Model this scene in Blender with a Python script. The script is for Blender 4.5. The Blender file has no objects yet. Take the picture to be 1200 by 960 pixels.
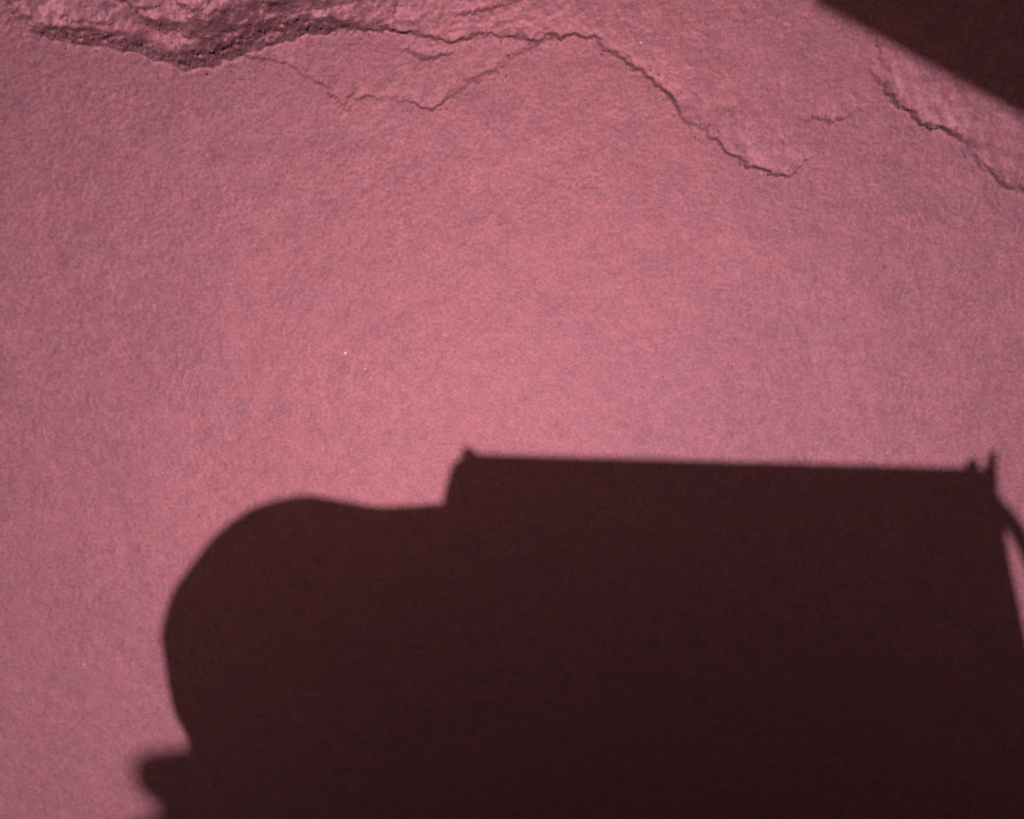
import bpy, bmesh, math, random
import numpy as np
from mathutils import Vector, Matrix

random.seed(7)
rng = np.random.default_rng(11)
S = bpy.context.scene
COL = S.collection

# ------------------------------------------------------------------ camera
cam = bpy.data.cameras.new("camera")
cam.sensor_width = 36.0
cam.lens = 38.6
cam.clip_start = 0.01
cam.clip_end = 20000
cam.dof.use_dof = True                         # fixed focus a little short of the ground
cam.dof.focus_distance = 1.2
cam.dof.aperture_fstop = 6.5
camo = bpy.data.objects.new("camera", cam)
COL.objects.link(camo)
TILT = math.radians(25)                       # looking down and back under the lander
fw = Vector((0, -math.sin(TILT), -math.cos(TILT)))
up = Vector((0, math.cos(TILT), -math.sin(TILT)))
rt = fw.cross(up)
m = Matrix((rt, up, -fw)).transposed().to_4x4()
m.translation = (0, 0, 1.5)
camo.matrix_world = m
S.camera = camo

# ------------------------------------------------------------------ sun, sky, exposure
SUN = Vector((-0.019382, 0.479301, 0.877437))  # towards the sun
ELEV = math.asin(SUN.z)
sl = bpy.data.lights.new("sun", 'SUN')
sl.energy = 5.0
sl.angle = math.radians(0.6)
sl.color = (1.0, 0.945, 0.945)
so = bpy.data.objects.new("sun", sl)
so.rotation_euler = SUN.to_track_quat('Z', 'Y').to_euler()
so.location = (0, 3, 6)
COL.objects.link(so)

w = bpy.data.worlds.new("World")
S.world = w
w.use_nodes = True
nt = w.node_tree
nt.nodes.clear()
sky = nt.nodes.new('ShaderNodeTexSky')
sky.sky_type = 'NISHITA'
sky.sun_disc = False
sky.sun_elevation = ELEV
sky.sun_rotation = math.atan2(SUN.x, SUN.y)
sky.altitude = 0
sky.air_density = 0.1
sky.dust_density = 6.0                        # dusty, pale sky
sky.ozone_density = 0.0
bg = nt.nodes.new('ShaderNodeBackground')
bg.inputs[1].default_value = 0.05
wo = nt.nodes.new('ShaderNodeOutputWorld')
tint = nt.nodes.new('ShaderNodeMix')           # butterscotch dust in the whole sky
tint.data_type = 'RGBA'
tint.blend_type = 'MULTIPLY'
tint.inputs[0].default_value = 1.0
tint.inputs[7].default_value = (0.93, 0.93, 0.81, 1)
nt.links.new(sky.outputs[0], tint.inputs[6])
nt.links.new(tint.outputs[2], bg.inputs[0])
nt.links.new(bg.outputs[0], wo.inputs[0])

S.view_settings.view_transform = 'Standard'
S.view_settings.look = 'None'
S.view_settings.exposure = -0.54
S.view_settings.gamma = 1.0
S.render.engine = 'CYCLES'
S.cycles.max_bounces = 8


# ------------------------------------------------------------------ materials
def new_mat(name):
    mt = bpy.data.materials.new(name)
    mt.use_nodes = True
    t = mt.node_tree
    t.nodes.clear()
    return mt, t, t.nodes.new('ShaderNodeOutputMaterial')


def soil_material():
    mt, t, out = new_mat("soil")
    N, Lk = t.nodes, t.links
    tc = N.new('ShaderNodeTexCoord')

    def noise(scale, detail, rough=0.6, dist=0.0):
        n = N.new('ShaderNodeTexNoise')
        n.inputs['Scale'].default_value = scale
        n.inputs['Detail'].default_value = detail
        n.inputs['Roughness'].default_value = rough
        n.inputs['Distortion'].default_value = dist
        Lk.new(tc.outputs['Object'], n.inputs['Vector'])
        return n

    def mixc(a, b, fac, typ='MIX'):
        x = N.new('ShaderNodeMix')
        x.data_type = 'RGBA'
        x.blend_type = typ
        for s, v in ((x.inputs[6], a), (x.inputs[7], b), (x.inputs[0], fac)):
            if isinstance(v, (tuple, float, int)):
                s.default_value = v
            else:
                Lk.new(v, s)
        return x.outputs[2]

    def ramp(src, lo, hi):
        r = N.new('ShaderNodeMapRange')
        r.inputs[1].default_value = lo
        r.inputs[2].default_value = hi
        r.interpolation_type = 'SMOOTHSTEP'
        Lk.new(src, r.inputs[0])
        return r.outputs[0]

    n1 = noise(22, 3, 0.55)           # patches of mauve dust, 4 cm
    n2 = noise(75, 3, 0.6)            # finer patches
    n3 = noise(230, 4, 0.8)          # grains
    n4 = noise(210, 3, 0.8)           # dark grit
    c = mixc(SOIL_A, SOIL_B, ramp(n1.outputs[0], 0.36, 0.66))
    c = mixc(c, SOIL_C, ramp(n2.outputs[0], 0.46, 0.72))
    # a broad streak, lighter and redder, slightly darker and cooler to either side
    sb = N.new('ShaderNodeSeparateXYZ')
    Lk.new(tc.outputs['Object'], sb.inputs[0])
    n0 = noise(3.5, 4, 0.6)
    ma = N.new('ShaderNodeMath')          # across = 0.88 x - 0.47 y, centred on the streak
    ma.operation = 'MULTIPLY_ADD'
    ma.inputs[1].default_value = 0.88
    Lk.new(sb.outputs[0], ma.inputs[0])
    mb = N.new('ShaderNodeMath')
    mb.operation = 'MULTIPLY_ADD'
    mb.inputs[1].default_value = -0.47
    mb.inputs[2].default_value = -0.17
    Lk.new(sb.outputs[1], mb.inputs[0])
    Lk.new(mb.outputs[0], ma.inputs[2])
    mc = N.new('ShaderNodeMath')
    mc.operation = 'MULTIPLY_ADD'
    mc.inputs[1].default_value = 0.7
    Lk.new(n0.outputs[0], mc.inputs[0])
    Lk.new(ma.outputs[0], mc.inputs[2])
    ms = N.new('ShaderNodeMath')
    ms.operation = 'SUBTRACT'
    ms.inputs[1].default_value = 0.35
    Lk.new(mc.outputs[0], ms.inputs[0])
    mq = N.new('ShaderNodeMath')
    mq.operation = 'ABSOLUTE'
    Lk.new(ms.outputs[0], mq.inputs[0])
    me_ = N.new('ShaderNodeMath')        # the streak peters out towards the lower left
    me_.operation = 'SUBTRACT'
    me_.inputs[0].default_value = -0.90
    Lk.new(sb.outputs[1], me_.inputs[1])
    mm = N.new('ShaderNodeMath')
    mm.operation = 'MAXIMUM'
    mm.inputs[1].default_value = 0.0
    Lk.new(me_.outputs[0], mm.inputs[0])
    mz = N.new('ShaderNodeMath')
    mz.operation = 'ADD'
    Lk.new(mm.outputs[0], mz.inputs[0])
    Lk.new(mq.outputs[0], mz.inputs[1])
    c = mixc(c, mixc((1.07, 1.035, 1.03, 1), (0.96, 0.985, 1.025, 1), ramp(mz.outputs[0], 0.03, 0.50)), 1.0, 'MULTIPLY')
    gr = ramp(n3.outputs[0], 0.25, 0.78)
    c = mixc(c, mixc((0.70, 0.68, 0.69, 1), (1.22, 1.23, 1.22, 1), gr), 1.0, 'MULTIPLY')
    c = mixc(c, SOIL_D, mixc((0, 0, 0, 1), (0.60, 0.60, 0.60, 1), ramp(n4.outputs[0], 0.60, 0.80)))
    n5 = noise(48, 5, 0.75, 0.4)
    c = mixc(c, mixc((0.88, 0.88, 0.89, 1), (1.09, 1.09, 1.09, 1), ramp(n5.outputs[0], 0.30, 0.70)), 1.0, 'MULTIPLY')
    # relief finer than the mesh
    b = N.new('ShaderNodeBump')
    b.inputs['Strength'].default_value = 0.55
    b.inputs['Distance'].default_value = 0.0012
    Lk.new(n3.outputs[0], b.inputs['Height'])
    df = N.new('ShaderNodeBsdfDiffuse')
    df.inputs['Roughness'].default_value = 1.0
    Lk.new(c, df.inputs['Color'])
    Lk.new(b.outputs[0], df.inputs['Normal'])
    # loose dusty grains throw light back towards its source (opposition surge)
    ge = N.new('ShaderNodeNewGeometry')
    gl = N.new('ShaderNodeBsdfAnisotropic')
    gl.distribution = 'GGX'
    gl.inputs['Roughness'].default_value = BACK_ROUGH
    Lk.new(c, gl.inputs['Color'])
    v1 = N.new('ShaderNodeVectorMath')            # grains tilted away send less of it back
    v1.operation = 'SUBTRACT'
    v1.inputs[1].default_value = (0, 0, 1)
    Lk.new(b.outputs[0], v1.inputs[0])
    v2 = N.new('ShaderNodeVectorMath')
    v2.operation = 'MULTIPLY_ADD'
    v2.inputs[1].default_value = (0.6, 0.6, 0.6)
    Lk.new(v1.outputs[0], v2.inputs[0])
    Lk.new(ge.outputs['Incoming'], v2.inputs[2])
    v3 = N.new('ShaderNodeVectorMath')
    v3.operation = 'NORMALIZE'
    Lk.new(v2.outputs[0], v3.inputs[0])
    Lk.new(v3.outputs[0], gl.inputs['Normal'])
    mx = N.new('ShaderNodeMixShader')
    mx.inputs[0].default_value = BACK_MIX
    Lk.new(df.outputs[0], mx.inputs[1])
    Lk.new(gl.outputs[0], mx.inputs[2])
    Lk.new(mx.outputs[0], out.inputs[0])
    return mt


SOIL_A = (0.298, 0.105, 0.129, 1)     # rose
SOIL_B = (0.272, 0.102, 0.130, 1)     # mauve
SOIL_C = (0.306, 0.103, 0.123, 1)     # redder
SOIL_D = (0.110, 0.052, 0.060, 1)     # dark grit
BACK_ROUGH = 0.54
BACK_MIX = 0.52


def plain(name, col, rough=0.5, metal=0.0, scale=30, var=0.25):
    mt, t, out = new_mat(name)
    N, Lk = t.nodes, t.links
    p = N.new('ShaderNodeBsdfPrincipled')
    p.inputs['Roughness'].default_value = rough
    p.inputs['Metallic'].default_value = metal
    n = N.new('ShaderNodeTexNoise')
    n.inputs['Scale'].default_value = scale
    n.inputs['Detail'].default_value = 5
    tc = N.new('ShaderNodeTexCoord')
    Lk.new(tc.outputs['Object'], n.inputs['Vector'])
    r = N.new('ShaderNodeValToRGB')
    r.color_ramp.elements[0].position = 0.3
    r.color_ramp.elements[1].position = 0.7
    r.color_ramp.elements[0].color = tuple(v * (1 - var) for v in col) + (1,)
    r.color_ramp.elements[1].color = tuple(min(1, v * (1 + var * .4)) for v in col) + (1,)
    Lk.new(n.outputs[0], r.inputs[0])
    Lk.new(r.outputs[0], p.inputs['Base Color'])
    Lk.new(p.outputs[0], out.inputs[0])
    return mt


M_SOIL = soil_material()
M_PANEL = plain("dusty_grey_panel", (0.60, 0.54, 0.44), 0.6)
M_DARK = plain("black_anodised_metal", (0.04, 0.038, 0.038), 0.45, 0.4)
M_METAL = plain("bare_metal", (0.45, 0.43, 0.42), 0.4, 0.9)
M_FOIL = plain("amber_foil", (0.62, 0.40, 0.22), 0.5, 0.2, 60, 0.5)
M_CELL = plain("solar_cell", (0.02, 0.022, 0.05), 0.25)
M_CABLE = plain("cable_sleeve", (0.05, 0.045, 0.045), 0.7)
M_GRAIN = plain("pale_mineral", (0.80, 0.56, 0.56), 0.5, 0.0, 300)
M_GRAIN2 = plain("rosy_mineral", (0.60, 0.29, 0.31), 0.6, 0.0, 300)


# ------------------------------------------------------------------ ground
def perlin(x, y, seed):
    xi = np.floor(x).astype(np.int64)
    yi = np.floor(y).astype(np.int64)
    fx, fy = x - xi, y - yi

    def grad(ix, iy, dx, dy):
        h = (ix * 374761393 + iy * 668265263 + seed * 974634777) & 0xFFFFFFFF
        h = ((h ^ (h >> 13)) * 1274126177) & 0xFFFFFFFF
        h = (h ^ (h >> 16)) & 0xFFFF
        a = h * (2 * np.pi / 65536.0)
        return np.cos(a) * dx + np.sin(a) * dy
    u = fx * fx * fx * (fx * (fx * 6 - 15) + 10)
    v = fy * fy * fy * (fy * (fy * 6 - 15) + 10)
    a = grad(xi, yi, fx, fy)
    b = grad(xi + 1, yi, fx - 1, fy)
    c = grad(xi, yi + 1, fx, fy - 1)
    d = grad(xi + 1, yi + 1, fx - 1, fy - 1)
    return (a + (b - a) * u + ((c + (d - c) * u) - (a + (b - a) * u)) * v) * 1.4


def octave(x, y, wl, seed):
    an = seed * 1.7
    ca, sa = math.cos(an), math.sin(an)
    return perlin((x * ca - y * sa) / wl + 31.7 * seed, (x * sa + y * ca) / wl - 17.3 * seed, seed)


# crust cracks: x, y, drop in mm, width of the drop in mm; the crust left of the line stands proud
CRACKS = [
    (0.30, [(-0.74, -0.07, 6, 8), (-0.66, -0.112, 8, 10), (-0.640, -0.14, 12, 14), (-0.616, -0.163, 18, 17), (-0.556, -0.174, 26, 24),
            (-0.502, -0.182, 28, 25), (-0.459, -0.196, 22, 22), (-0.432, -0.206, 30, 28), (-0.392, -0.200, 38, 36),
            (-0.352, -0.188, 40, 38), (-0.323, -0.176, 38, 36), (-0.272, -0.164, 30, 28), (-0.227, -0.158, 20, 20),
            (-0.188, -0.157, 10, 10), (-0.15, -0.157, 5, 5)]),
    (0.10, [(-0.53, -0.10, 6, 8), (-0.494, -0.126, 9, 11), (-0.47, -0.150, 11, 14), (-0.430, -0.166, 18, 26),
            (-0.396, -0.166, 24, 32), (-0.350, -0.156, 26, 36), (-0.305, -0.142, 24, 34), (-0.253, -0.130, 18, 28),
            (-0.175, -0.120, 10, 18), (-0.12, -0.11, 4, 10)]),
    (0.03, [(-0.188, -0.157, 4, 4), (-0.15, -0.157, 5, 4), (-0.111, -0.165, 6, 4), (-0.08, -0.174, 5, 3),
            (-0.05, -0.165, 5, 4), (-0.017, -0.163, 4, 4), (0.017, -0.172, 7, 8), (0.05, -0.167, 6, 6),
            (0.083, -0.166, 5, 4), (0.108, -0.169, 4, 4)]),
    (0.03, [(-0.352, -0.189, 4, 3), (-0.325, -0.195, 4, 3), (-0.297, -0.197, 4, 3), (-0.276, -0.215, 3, 4),
            (-0.254, -0.226, 3, 5), (-0.228, -0.253, 3.0, 5)]),
    (0.03, [(-0.199, -0.243, 3, 4), (-0.165, -0.244, 3.2, 4), (-0.131, -0.252, 3.5, 4), (-0.108, -0.260, 3.2, 4),
            (-0.079, -0.239, 2.8, 8), (-0.045, -0.222, 4.2, 10), (-0.011, -0.202, 2.6, 9), (0.017, -0.182, 2.6, 7),
            (0.044, -0.169, 2, 5)]),
    (0.04, [(0.108, -0.169, 3, 4), (0.128, -0.184, 4, 6), (0.155, -0.202, 5.5, 6), (0.18, -0.217, 5, 6), (0.198, -0.232, 4.6, 6),
            (0.229, -0.27, 5.2, 7), (0.259, -0.288, 5.2, 6), (0.29, -0.313, 5.0, 5), (0.321, -0.334, 5.2, 5),
            (0.351, -0.343, 5.5, 6), (0.377, -0.349, 6, 5), (0.391, -0.341, 6.5, 5), (0.402, -0.327, 4, 5)]),
    (0.02, [(0.400, -0.270, 2, 4), (0.43, -0.274, 3.4, 6), (0.462, -0.262, 2, 6)]),
    (0.02, [(0.478, -0.176, 2.4, 4), (0.481, -0.192, 3.6, 4), (0.492, -0.204, 2.4, 4)]),
    (0.05, [(0.476, -0.213, 3, 5), (0.502, -0.239, 6, 6), (0.523, -0.259, 8, 6), (0.545, -0.277, 7, 6),
            (0.58, -0.283, 7, 5), (0.606, -0.297, 6, 7), (0.631, -0.327, 4.5, 8), (0.661, -0.348, 6, 8),
            (0.682, -0.365, 7, 10), (0.72, -0.371, 6, 10), (0.78, -0.40, 4, 8)]),
    (0.02, [(-0.140, -0.182, 2, 5), (-0.122, -0.192, 3.0, 6), (-0.106, -0.194, 3.6, 6), (-0.088, -0.187, 2, 6)]),
    (0.02, [(-0.061, -0.138, 2.5, 4), (-0.027, -0.132, 4.5, 6), (0.0, -0.121, 4, 6), (0.035, -0.112, 3, 5)]),
    (0.02, [(-0.470, -0.128, 3, 4), (-0.428, -0.124, 5, 5), (-0.396, -0.134, 5, 6), (-0.352, -0.129, 4, 6), (-0.30, -0.122, 3, 5)]),
    (0.02, [(-0.578, -0.139, 3, 4), (-0.556, -0.146, 4, 4), (-0.520, -0.146, 3, 4)]),
]


def crack_height(X, Y):
    H = np.zeros_like(X)
    wx = X + 0.0046 * octave(X, Y, 0.020, 41) + 0.0030 * octave(X, Y, 0.010, 42) + 0.0020 * octave(X, Y, 0.0050, 47)
    wy = Y + 0.0046 * octave(X, Y, 0.020, 43) + 0.0030 * octave(X, Y, 0.010, 44) + 0.0020 * octave(X, Y, 0.0050, 48)
    jag = octave(X, Y, 0.016, 45)
    gran = octave(X, Y, 0.0085, 49) * 0.6 + octave(X, Y, 0.0045, 51) * 0.5
    jag2 = octave(X, Y, 0.055, 46)
    for dec, pts in CRACKS:
        pts = np.array(pts)
        reach = dec * 3 + 0.03
        sel = ((wx > pts[:, 0].min() - reach) & (wx < pts[:, 0].max() + reach)
               & (wy > pts[:, 1].min() - reach) & (wy < pts[:, 1].max() + reach))
        px, py = wx[sel], wy[sel]
        best = np.full(px.shape, 1e9)
        side = np.zeros(px.shape)
        amp = np.zeros(px.shape)
        wid = np.ones(px.shape)
        off = np.zeros(px.shape)
        n = len(pts)
        for k in range(n - 1):
            ax, ay, aA, aw = pts[k]
            bx, by, bA, bw = pts[k + 1]
            dx, dy = bx - ax, by - ay
            l2 = dx * dx + dy * dy
            tr = ((px - ax) * dx + (py - ay) * dy) / l2
            t = np.clip(tr, 0, 1)
            ex, ey = px - ax - t * dx, py - ay - t * dy
            d = np.sqrt(ex * ex + ey * ey)
            cr = dx * (py - ay) - dy * (px - ax)
            up_ = d < best - 1e-9
            best = np.where(up_, d, best)
            side = np.where(up_, np.sign(cr), side)
            amp = np.where(up_, aA + (bA - aA) * t, amp)
            wid = np.where(up_, aw + (bw - aw) * t, wid)
            o = np.zeros(px.shape)
            if k == 0:
                o = np.where(tr < 0, d, o)
            if k == n - 2:
                o = np.where(tr > 1, d, o)
            off = np.where(up_, o, off)
        amp = amp * np.where(amp > 8.5, 0.56, 0.52)
        A = amp * 1e-3 * np.clip(1.0 + (0.45 * jag[sel] + 0.95 * jag2[sel]) * np.minimum(1, 4.0 / np.maximum(amp, 0.1)), 0.08, 1.8)
        W = wid * 1e-3
        r = np.clip(best / W, 0, 1)
        r = r * r * (3 - 2 * r) * 0.55 + r * 0.45
        r = np.clip(r + 0.18 * gran[sel] * np.clip(4 * r * (1 - r), 0, 1) * np.clip(amp / 14 - 0.2, 0, 1), 0, 1.15)
        rise = np.where(side > 0, r * np.exp(-np.maximum(best - W, 0) / dec), 0)
        groove = -np.minimum(0.10, 0.0010 / A) * np.exp(-(best / 0.0025) ** 2)
        endfade = np.exp(-(off / (0.012 if dec < 0.08 else 0.025)) ** 2)
        edge = np.clip((reach - best) / 0.03, 0, 1)
        H[sel] += A * (rise * np.where(off > 0, endfade, 1) + groove * endfade) * edge
    return H


def ground():
    xs = np.arange(-1.02, 1.0201, 0.0016)
    ys = np.concatenate([np.arange(-1.70, -0.42, 0.0024), np.arange(-0.42, -0.02, 0.0014)])

    def grow(a, step):
        out, d = [], step
        v = a
        while abs(v) < 6000:
            d *= 1.32
            v = v + d
            out.append(v)
        return np.array(out)
    xs = np.concatenate([grow(xs[0], -0.0022)[::-1], xs, grow(xs[-1], 0.0022)])
    ys = np.concatenate([grow(ys[0], -0.0022)[::-1], ys, grow(ys[-1], 0.0022)])
    X, Y = np.meshgrid(xs, ys)
    nx, ny = len(xs), len(ys)
    dxs = np.maximum(np.gradient(xs)[None, :] * 1.3, np.gradient(ys)[:, None])
    Z = np.zeros_like(X)

    def add(wl, amp, seed, mask=1.0):
        nonlocal Z
        fade = np.clip((wl / dxs - 1.6) / 1.0, 0, 1)
        Z += fade * amp * octave(X, Y, wl, seed) * mask
    add(40.0, 0.5, 1)
    add(9.0, 0.12, 2)
    Z *= np.clip((np.hypot(X, Y + 1) - 6.0) / 30.0, 0, 1)   # level where the lander stands
    add(0.8, 0.003, 3)
    add(0.30, 0.0022, 4)
    add(0.11, 0.0011, 5)
    # disturbed, lumpier crust beyond the ledge
    yl = -0.165 + 0.012 * octave(X, Y, 0.12, 50)
    rough = np.clip((Y - yl + 0.01) / 0.03, 0, 1) * np.clip((0.20 - X) / 0.25, 0, 1) * np.clip((0.6 - Y), 0, 1)
    add(0.040, 0.00045, 6)
    add(0.026, 0.0007, 15, rough)
    add(0.0034, 0.00020, 16, 1 + rough)
    add(0.019, 0.00018, 7)
    add(0.011, 0.00017, 8, 1 + 3.5 * rough)
    add(0.0072, 0.00020, 9, 1 + 2.6 * rough)
    add(0.0048, 0.00019, 10, 1 + 1.6 * rough)
    # fine wrinkles in the crust
    rid = 1 - np.abs(octave(X, Y, 0.016, 20)) * 1.6
    msk = np.clip(octave(X, Y, 0.06, 21) + 0.1, 0, 1)
    fade = np.clip((0.016 / dxs - 2.0) / 2.0, 0, 1)
    Z -= fade * 0.0005 * np.clip(rid - 0.55, 0, 1) / 0.45 * msk
    inner = (X > -1.2) & (X < 1.2) & (Y > -1.0) & (Y < 0.4)
    ch = np.zeros_like(X)
    ch[inner] = crack_height(X[inner], Y[inner])
    Z += ch
    co = np.stack([X, Y, Z], -1).reshape(-1, 3).astype(np.float32)
    me = bpy.data.meshes.new("soil_ground")
    me.vertices.add(nx * ny)
    me.vertices.foreach_set("co", co.ravel())
    i = (np.arange(ny - 1)[:, None] * nx + np.arange(nx - 1)[None, :]).ravel()
    q = np.stack([i, i + 1, i + 1 + nx, i + nx], 1).astype(np.int32)
    nf = len(q)
    me.loops.add(nf * 4)
    me.loops.foreach_set("vertex_index", q.ravel())
    me.polygons.add(nf)
    me.polygons.foreach_set("loop_start", np.arange(0, nf * 4, 4, dtype=np.int32))
    me.polygons.foreach_set("use_smooth", np.ones(nf, dtype=bool))
    me.update(calc_edges=True)
    me.materials.append(M_SOIL)
    o = bpy.data.objects.new("soil_ground", me)
    COL.objects.link(o)
    o["kind"] = "structure"
    return xs, ys, Z


GX, GY, GZ = ground()


def ground_z(x, y):
    i = np.searchsorted(GX, x)
    j = np.searchsorted(GY, y)
    return float(GZ[j, i])


# ------------------------------------------------------------------ helpers for the built things
def link(name, me, mat, parent=None, smooth=False):
    me.materials.append(mat)
    if smooth:
        me.polygons.foreach_set("use_smooth", [True] * len(me.polygons))
    o = bpy.data.objects.new(name, me)
    COL.objects.link(o)
    if parent:
        o.parent = parent
    return o


def loft(name, rings, mat, parent=None, bevel=0.0, smooth=False):
    """closed body through stacked outlines, each a list of (x, y, z)"""
    bm = bmesh.new()
    vs = [[bm.verts.new(p) for p in r] for r in rings]
    n = len(rings[0])
    for a, b in zip(vs[:-1], vs[1:]):
        for k in range(n):
            bm.faces.new((a[k], a[(k + 1) % n], b[(k + 1) % n], b[k]))
    bm.faces.new(vs[0][::-1])
    bm.faces.new(vs[-1])
    bmesh.ops.recalc_face_normals(bm, faces=bm.faces[:])
    if bevel:
        bmesh.ops.bevel(bm, geom=bm.edges[:], offset=bevel, segments=2, affect='EDGES', clamp_overlap=True)
    me = bpy.data.meshes.new(name)
    bm.to_mesh(me)
    bm.free()
    return link(name, me, mat, parent, smooth)


def smooth_outline(P, sub=4):
    out, n = [], len(P)
    for k in range(n):
        p0, p1, p2, p3 = (Vector(P[(k + i) % n]) for i in (-1, 0, 1, 2))
        for q in range(sub):
            t = q / sub
            v = 0.5 * ((2 * p1) + (p2 - p0) * t + (2 * p0 - 5 * p1 + 4 * p2 - p3) * t * t
                       + (3 * p1 - p0 - 3 * p2 + p3) * t ** 3)
            out.append((v.x, v.y))
    return out


def slab(name, outline, z0, z1, mat, parent=None, bevel=0.0):
    return loft(name, [[(x, y, z0) for x, y in outline], [(x, y, z1) for x, y in outline]], mat, parent, bevel)


def box(name, c, d, mat, parent=None, bevel=0.004):
    x, y, z = c
    a, b, e = d[0] / 2, d[1] / 2, d[2] / 2
    return slab(name, [(x - a, y - b), (x + a, y - b), (x + a, y + b), (x - a, y + b)], z - e, z + e, mat, parent, bevel)


def tube(name, pts, r, mat, parent=None, n=12, sub=6):
    P = [Vector(p) for p in pts]
    path = []
    if len(P) == 2:
        path = P
    else:
        for k in range(len(P) - 1):
            p0, p1, p2, p3 = P[max(k - 1, 0)], P[k], P[k + 1], P[min(k + 2, len(P) - 1)]
            for q in range(sub):
                t = q / sub
                path.append(0.5 * ((2 * p1) + (p2 - p0) * t + (2 * p0 - 5 * p1 + 4 * p2 - p3) * t * t
                                   + (3 * p1 - p0 - 3 * p2 + p3) * t ** 3))
        path.append(P[-1])
    rings = []
    for k, p in enumerate(path):
        d = (path[min(k + 1, len(path) - 1)] - path[max(k - 1, 0)]).normalized()
        a = d.cross(Vector((0, 0, 1)))
        if a.length < 1e-3:
            a = Vector((1, 0, 0))
        a.normalize()
        b = d.cross(a)
        rr = r[k] if isinstance(r, (list, tuple)) else r
        rings.append([p + (a * math.cos(2 * math.pi * i / n) + b * math.sin(2 * math.pi * i / n)) * rr for i in range(n)])
    return loft(name, rings, mat, parent, 0.0, True)


def thing(name, loc, label, cat):
    o = bpy.data.objects.new(name, None)
    o.empty_display_size = 0.1
    o.location = loc
    COL.objects.link(o)
    o["label"] = label
    o["category"] = cat
    return o


# ------------------------------------------------------------------ the lander whose shadow falls on the ground
lander = thing("lander", (0, 0, 0), "boxy lander whose deck, drum and mast throw the dark shadow across the soil", "lander")


def plan(pts, z):
    """outline of a level piece at height z from the outline of its shadow on the ground"""
    k = z / SUN.z
    return [(x + SUN.x * k, y + SUN.y * k) for x, y in pts]


Z0 = 1.56
BODY = [(-0.1116, -0.8775), (-0.1083, -0.8543), (-0.1008, -0.8209), (-0.0935, -0.7939), (-0.0721, -0.7732), (0.7479, -0.7999), (0.7619, -0.8467), (0.8019, -0.9646), (0.8673, -1.1416), (0.9282, -1.3057), (1.0041, -1.5239), (0.84, -3.1), (0.06, -3.1), (-0.10, -1.6)]
DRUM = [(-0.5652, -1.3247), (-0.5755, -1.3001), (-0.5849, -1.2701), (-0.5877, -1.235), (-0.5877, -1.1914), (-0.5865, -1.1504), (-0.5861, -1.1154), (-0.5737, -1.0758), (-0.5603, -1.0387), (-0.5425, -1.0087), (-0.5208, -0.9792), (-0.493, -0.9421), (-0.4696, -0.9166), (-0.4427, -0.893), (-0.4051, -0.8682), (-0.3608, -0.8528), (-0.3176, -0.8467), (-0.2675, -0.8559), (-0.2145, -0.8666), (-0.1608, -0.8651), (-0.1205, -0.862), (-0.1005, -0.862), (-0.0804, -0.8636), (-0.0648, -0.893), (-0.0559, -1.0387), (-0.0891, -1.3057), (-0.3073, -1.4624), (-0.5157, -1.4024)]
DRUMBACK = [(-0.5715, -1.3152), (-0.0727, -1.2131), (0.0623, -1.5239), (-0.1, -2.0), (-0.55, -2.0)]
KNOB = [(-0.0803, -0.7939), (-0.0772, -0.7688), (-0.0705, -0.76), (-0.064, -0.76), (-0.0563, -0.7702), (-0.0446, -0.7806), (-0.0448, -0.7939)]
POSTA = [(0.7019, -0.8164), (0.7001, -0.7835), (0.7172, -0.7835), (0.7297, -0.8164)]
POSTB = [(0.7348, -0.8224), (0.7306, -0.7702), (0.7436, -0.7702), (0.756, -0.8224)]
CABLE = [(0.729, -0.8345), (0.76, -0.8651), (0.7901, -0.8962), (0.8181, -0.9357), (0.8466, -0.989), (0.8761, -1.0589), (0.9035, -1.1504)]
PRONG = [(-0.5391, -1.3439), (-0.6033, -1.3536), (-0.6542, -1.3632), (-0.6757, -1.3866), (-0.6803, -1.4182), (-0.6688, -1.4442), (-0.6471, -1.4644), (-0.6442, -1.4991), (-0.5585, -1.5074)]
LOW = [(-0.5378, -1.4624), (-0.6173, -1.4827), (-0.6515, -1.5074), (-0.7014, -1.5302), (-0.724, -1.5765), (-0.5571, -1.6302)]
PANEL = [(0.3868, -0.1111), (0.4972, -0.1631), (0.5919, -0.2102), (0.722, -0.2733), (1.75, -0.40), (1.75, 0.55), (0.8, 0.5)]

# unseen broad box added behind to cut skylight and darken the shaded ground
slab("sky_block", [(-1.3, -1.15), (-1.3, -3.4), (2.3, -3.4), (2.3, -1.15)], 0.76, 1.5, M_DARK, lander, 0.02)
slab("sky_block_low", [(-0.9, -1.62), (-0.9, -3.2), (1.1, -3.2), (1.1, -1.62)], 0.14, 0.77, M_DARK, lander, 0.02)  # added low box, keeps skylight off the lower part of the shadow
slab("body", plan(BODY, Z0), Z0, Z0 + 0.42, M_PANEL, lander, 0.0)
box("upper_deck", (0.40, -2.0, Z0 + 0.46), (1.0, 1.6, 0.06), M_DARK, lander)
box("equipment_box", (0.25, -1.9, Z0 + 0.60), (0.45, 0.5, 0.20), M_FOIL, lander, 0.02)

slab("sky_block_side", [(1.12, -1.14), (2.2, -1.14), (2.2, 0.1), (1.12, 0.1)], 0.55, 1.5, M_DARK, lander, 0.02)  # unseen box added at the right to deepen the shadow's lower right

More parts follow.
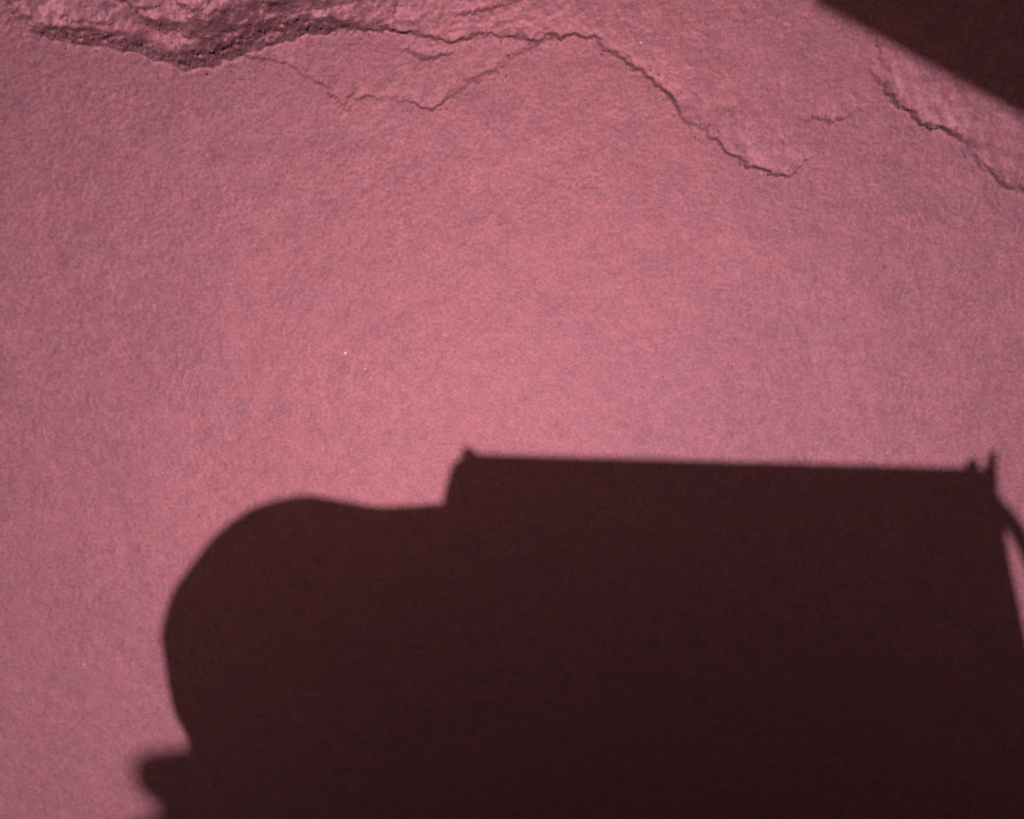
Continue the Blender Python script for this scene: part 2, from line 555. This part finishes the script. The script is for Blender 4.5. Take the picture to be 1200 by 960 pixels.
# rounded drum at the left, its top drawn in
base = smooth_outline(plan(DRUM, Z0))
cx, cy = -0.22, 0.05
rings = [[(x, y, Z0) for x, y in base]]
for dz, sc in ((0.03, 1.0), (0.09, 0.93), (0.18, 0.80), (0.26, 0.60)):
    rings.append([(cx + (x - cx) * sc, cy + (y - cy) * sc, Z0 + dz) for x, y in base])
loft("drum", rings, M_FOIL, lander)
slab("drum_back_panel", plan(DRUMBACK, Z0 + 0.012), Z0 + 0.012, Z0 + 0.05, M_PANEL, lander)

for nm, pts in (("bracket", KNOB), ("bracket", POSTA), ("bracket", POSTB)):
    slab(nm, plan(pts, Z0 - 0.003), Z0 - 0.003, Z0 + 0.03, M_METAL, lander)
tube("cable", [p + (Z0 + 0.02,) for p in plan(CABLE, Z0 + 0.02)], 0.0130, M_CABLE, lander)

# mast with its head
ZM = 4.2
mh = slab("mast_head", plan(PRONG, ZM), ZM, ZM + 0.05, M_PANEL, lander, 0.006)
ax, ay = plan([(-0.60, -1.46)], ZM)[0]
mx, my = plan([(-0.30, -2.70)], ZM)[0]
tube("mast_boom", [(ax, ay, ZM + 0.02), (mx, my, ZM + 0.03)], 0.03, M_METAL, lander)
tube("mast", [(mx, my, Z0), (mx, my, ZM + 0.05)], 0.035, M_METAL, lander)
slab("mast_arm", plan(LOW, ZM - 0.1), ZM - 0.1, ZM - 0.05, M_PANEL, lander, 0.004)

# camera under the front edge of the body
box("camera_housing", (0.0, -0.012, 1.538), (0.06, 0.05, 0.036), M_DARK, lander)

# solar panel carried on an arm at the right
ZP = 1.62
slab("solar_panel", plan(PANEL, ZP), ZP, ZP + 0.025, M_CELL, lander)
box("panel_arm", (1.36, 0.15, ZP + 0.05), (0.05, 2.1, 0.05), M_METAL, lander)
box("panel_bracket", (1.1, -0.89, ZP + 0.10), (0.6, 0.06, 0.06), M_METAL, lander)

# legs and footpads, well back of the camera
for sx, sy in ((-1, -2.2), (1, -2.2), (-1, -3.2), (1, -3.2)):
    bx = 0.5 + sx * 1.75
    fx = 0.5 + sx * 2.4
    tube("leg", [(bx, sy, 1.1), (fx, sy - 0.1, 0.06)], 0.035, M_METAL, lander)
    tube("strut", [(0.5 + sx * 1.3, sy, 0.78), (0.5 + sx * 2.2, sy - 0.07, 0.38)], 0.02, M_METAL, lander)
    pad = [(fx + 0.17 * math.cos(a * math.pi / 8), sy - 0.1 + 0.17 * math.sin(a * math.pi / 8)) for a in range(16)]
    loft("footpad", [[(fx + (x - fx) * k, sy - 0.1 + (y - sy + 0.1) * k, z) for x, y in pad]
                     for z, k in ((-0.01, 0.8), (0.03, 1.0), (0.06, 0.5))], M_METAL, lander)


# ------------------------------------------------------------------ pale grains lying on the soil
def grain(x, y, r, mat, label, seed):
    rnd = random.Random(seed)
    bm = bmesh.new()
    bmesh.ops.create_icosphere(bm, subdivisions=2, radius=r)
    for v in bm.verts:
        v.co *= 1 + rnd.uniform(-0.18, 0.18)
        v.co.z *= 0.75
    me = bpy.data.meshes.new("pebble")
    bm.to_mesh(me)
    bm.free()
    o = link("pebble", me, mat)
    o.location = (x, y, ground_z(x, y) + r * 0.45)
    o.rotation_euler = (0, 0, rnd.uniform(0, 6))
    o["label"] = label
    o["category"] = "pebble"
    o["group"] = "pale pebbles on the soil"
    return o


grain(-0.245, -0.608, 0.0030, M_GRAIN, "brightest white pebble on open pink soil, up and left from the drum shadow", 1)
grain(-0.217, -0.634, 0.0030, M_GRAIN2, "dull rosy pebble just below and right of the brightest white one", 2)
grain(-0.721, -1.173, 0.0026, M_GRAIN2, "pale pebble on soil at the left edge, beside the drum shadow", 3)
grain(0.168, -0.172, 0.0022, M_GRAIN2, "tiny pale pebble just above the long diagonal crack", 4)


# ------------------------------------------------------------------ crumbs of broken crust along the cracks
def crumbs():
    rnd = random.Random(5)
    bm = bmesh.new()

    def clod(x, y, r):
        z = ground_z(x, y)
        mt = (Matrix.Translation((x, y, z - r * 0.05)) @ Matrix.Rotation(rnd.uniform(0, 6.3), 4, 'Z')
              @ Matrix.Diagonal((1, rnd.uniform(0.6, 1.0), rnd.uniform(0.5, 0.8), 1)))
        g = bmesh.ops.create_icosphere(bm, subdivisions=1, radius=r, matrix=mt)
        for v in g['verts']:
            v.co += Vector((rnd.uniform(-1, 1), rnd.uniform(-1, 1), rnd.uniform(-1, 1))) * r * 0.28
    for dec, pts in CRACKS:
        for (ax, ay, aA, aw), (bx, by, bA, bw) in zip(pts[:-1], pts[1:]):
            ln = math.hypot(bx - ax, by - ay)
            nx_, ny_ = -(by - ay) / ln, (bx - ax) / ln
            big = min(aA, 20) / 20.0
            for _ in range(int(ln * 1000 * (0.22 + 1.0 * big))):
                t = rnd.random()
                d = rnd.gauss(0.25, 0.7) * (aw * 1e-3 + 0.004)
                clod(ax + (bx - ax) * t + nx_ * d, ay + (by - ay) * t + ny_ * d,
                     min(0.0022, 0.0006 * math.exp(abs(rnd.gauss(0, 0.6)))))
    for _ in range(420):                       # stray ones on the open soil
        clod(rnd.uniform(-0.95, 0.95), rnd.uniform(-1.55, -0.1), min(0.002, 0.0006 * math.exp(abs(rnd.gauss(0, 0.4)))))
    me = bpy.data.meshes.new("soil_crumbs")
    bm.to_mesh(me)
    bm.free()
    o = link("soil_crumbs", me, M_SOIL, None, True)
    o["kind"] = "stuff"


crumbs()
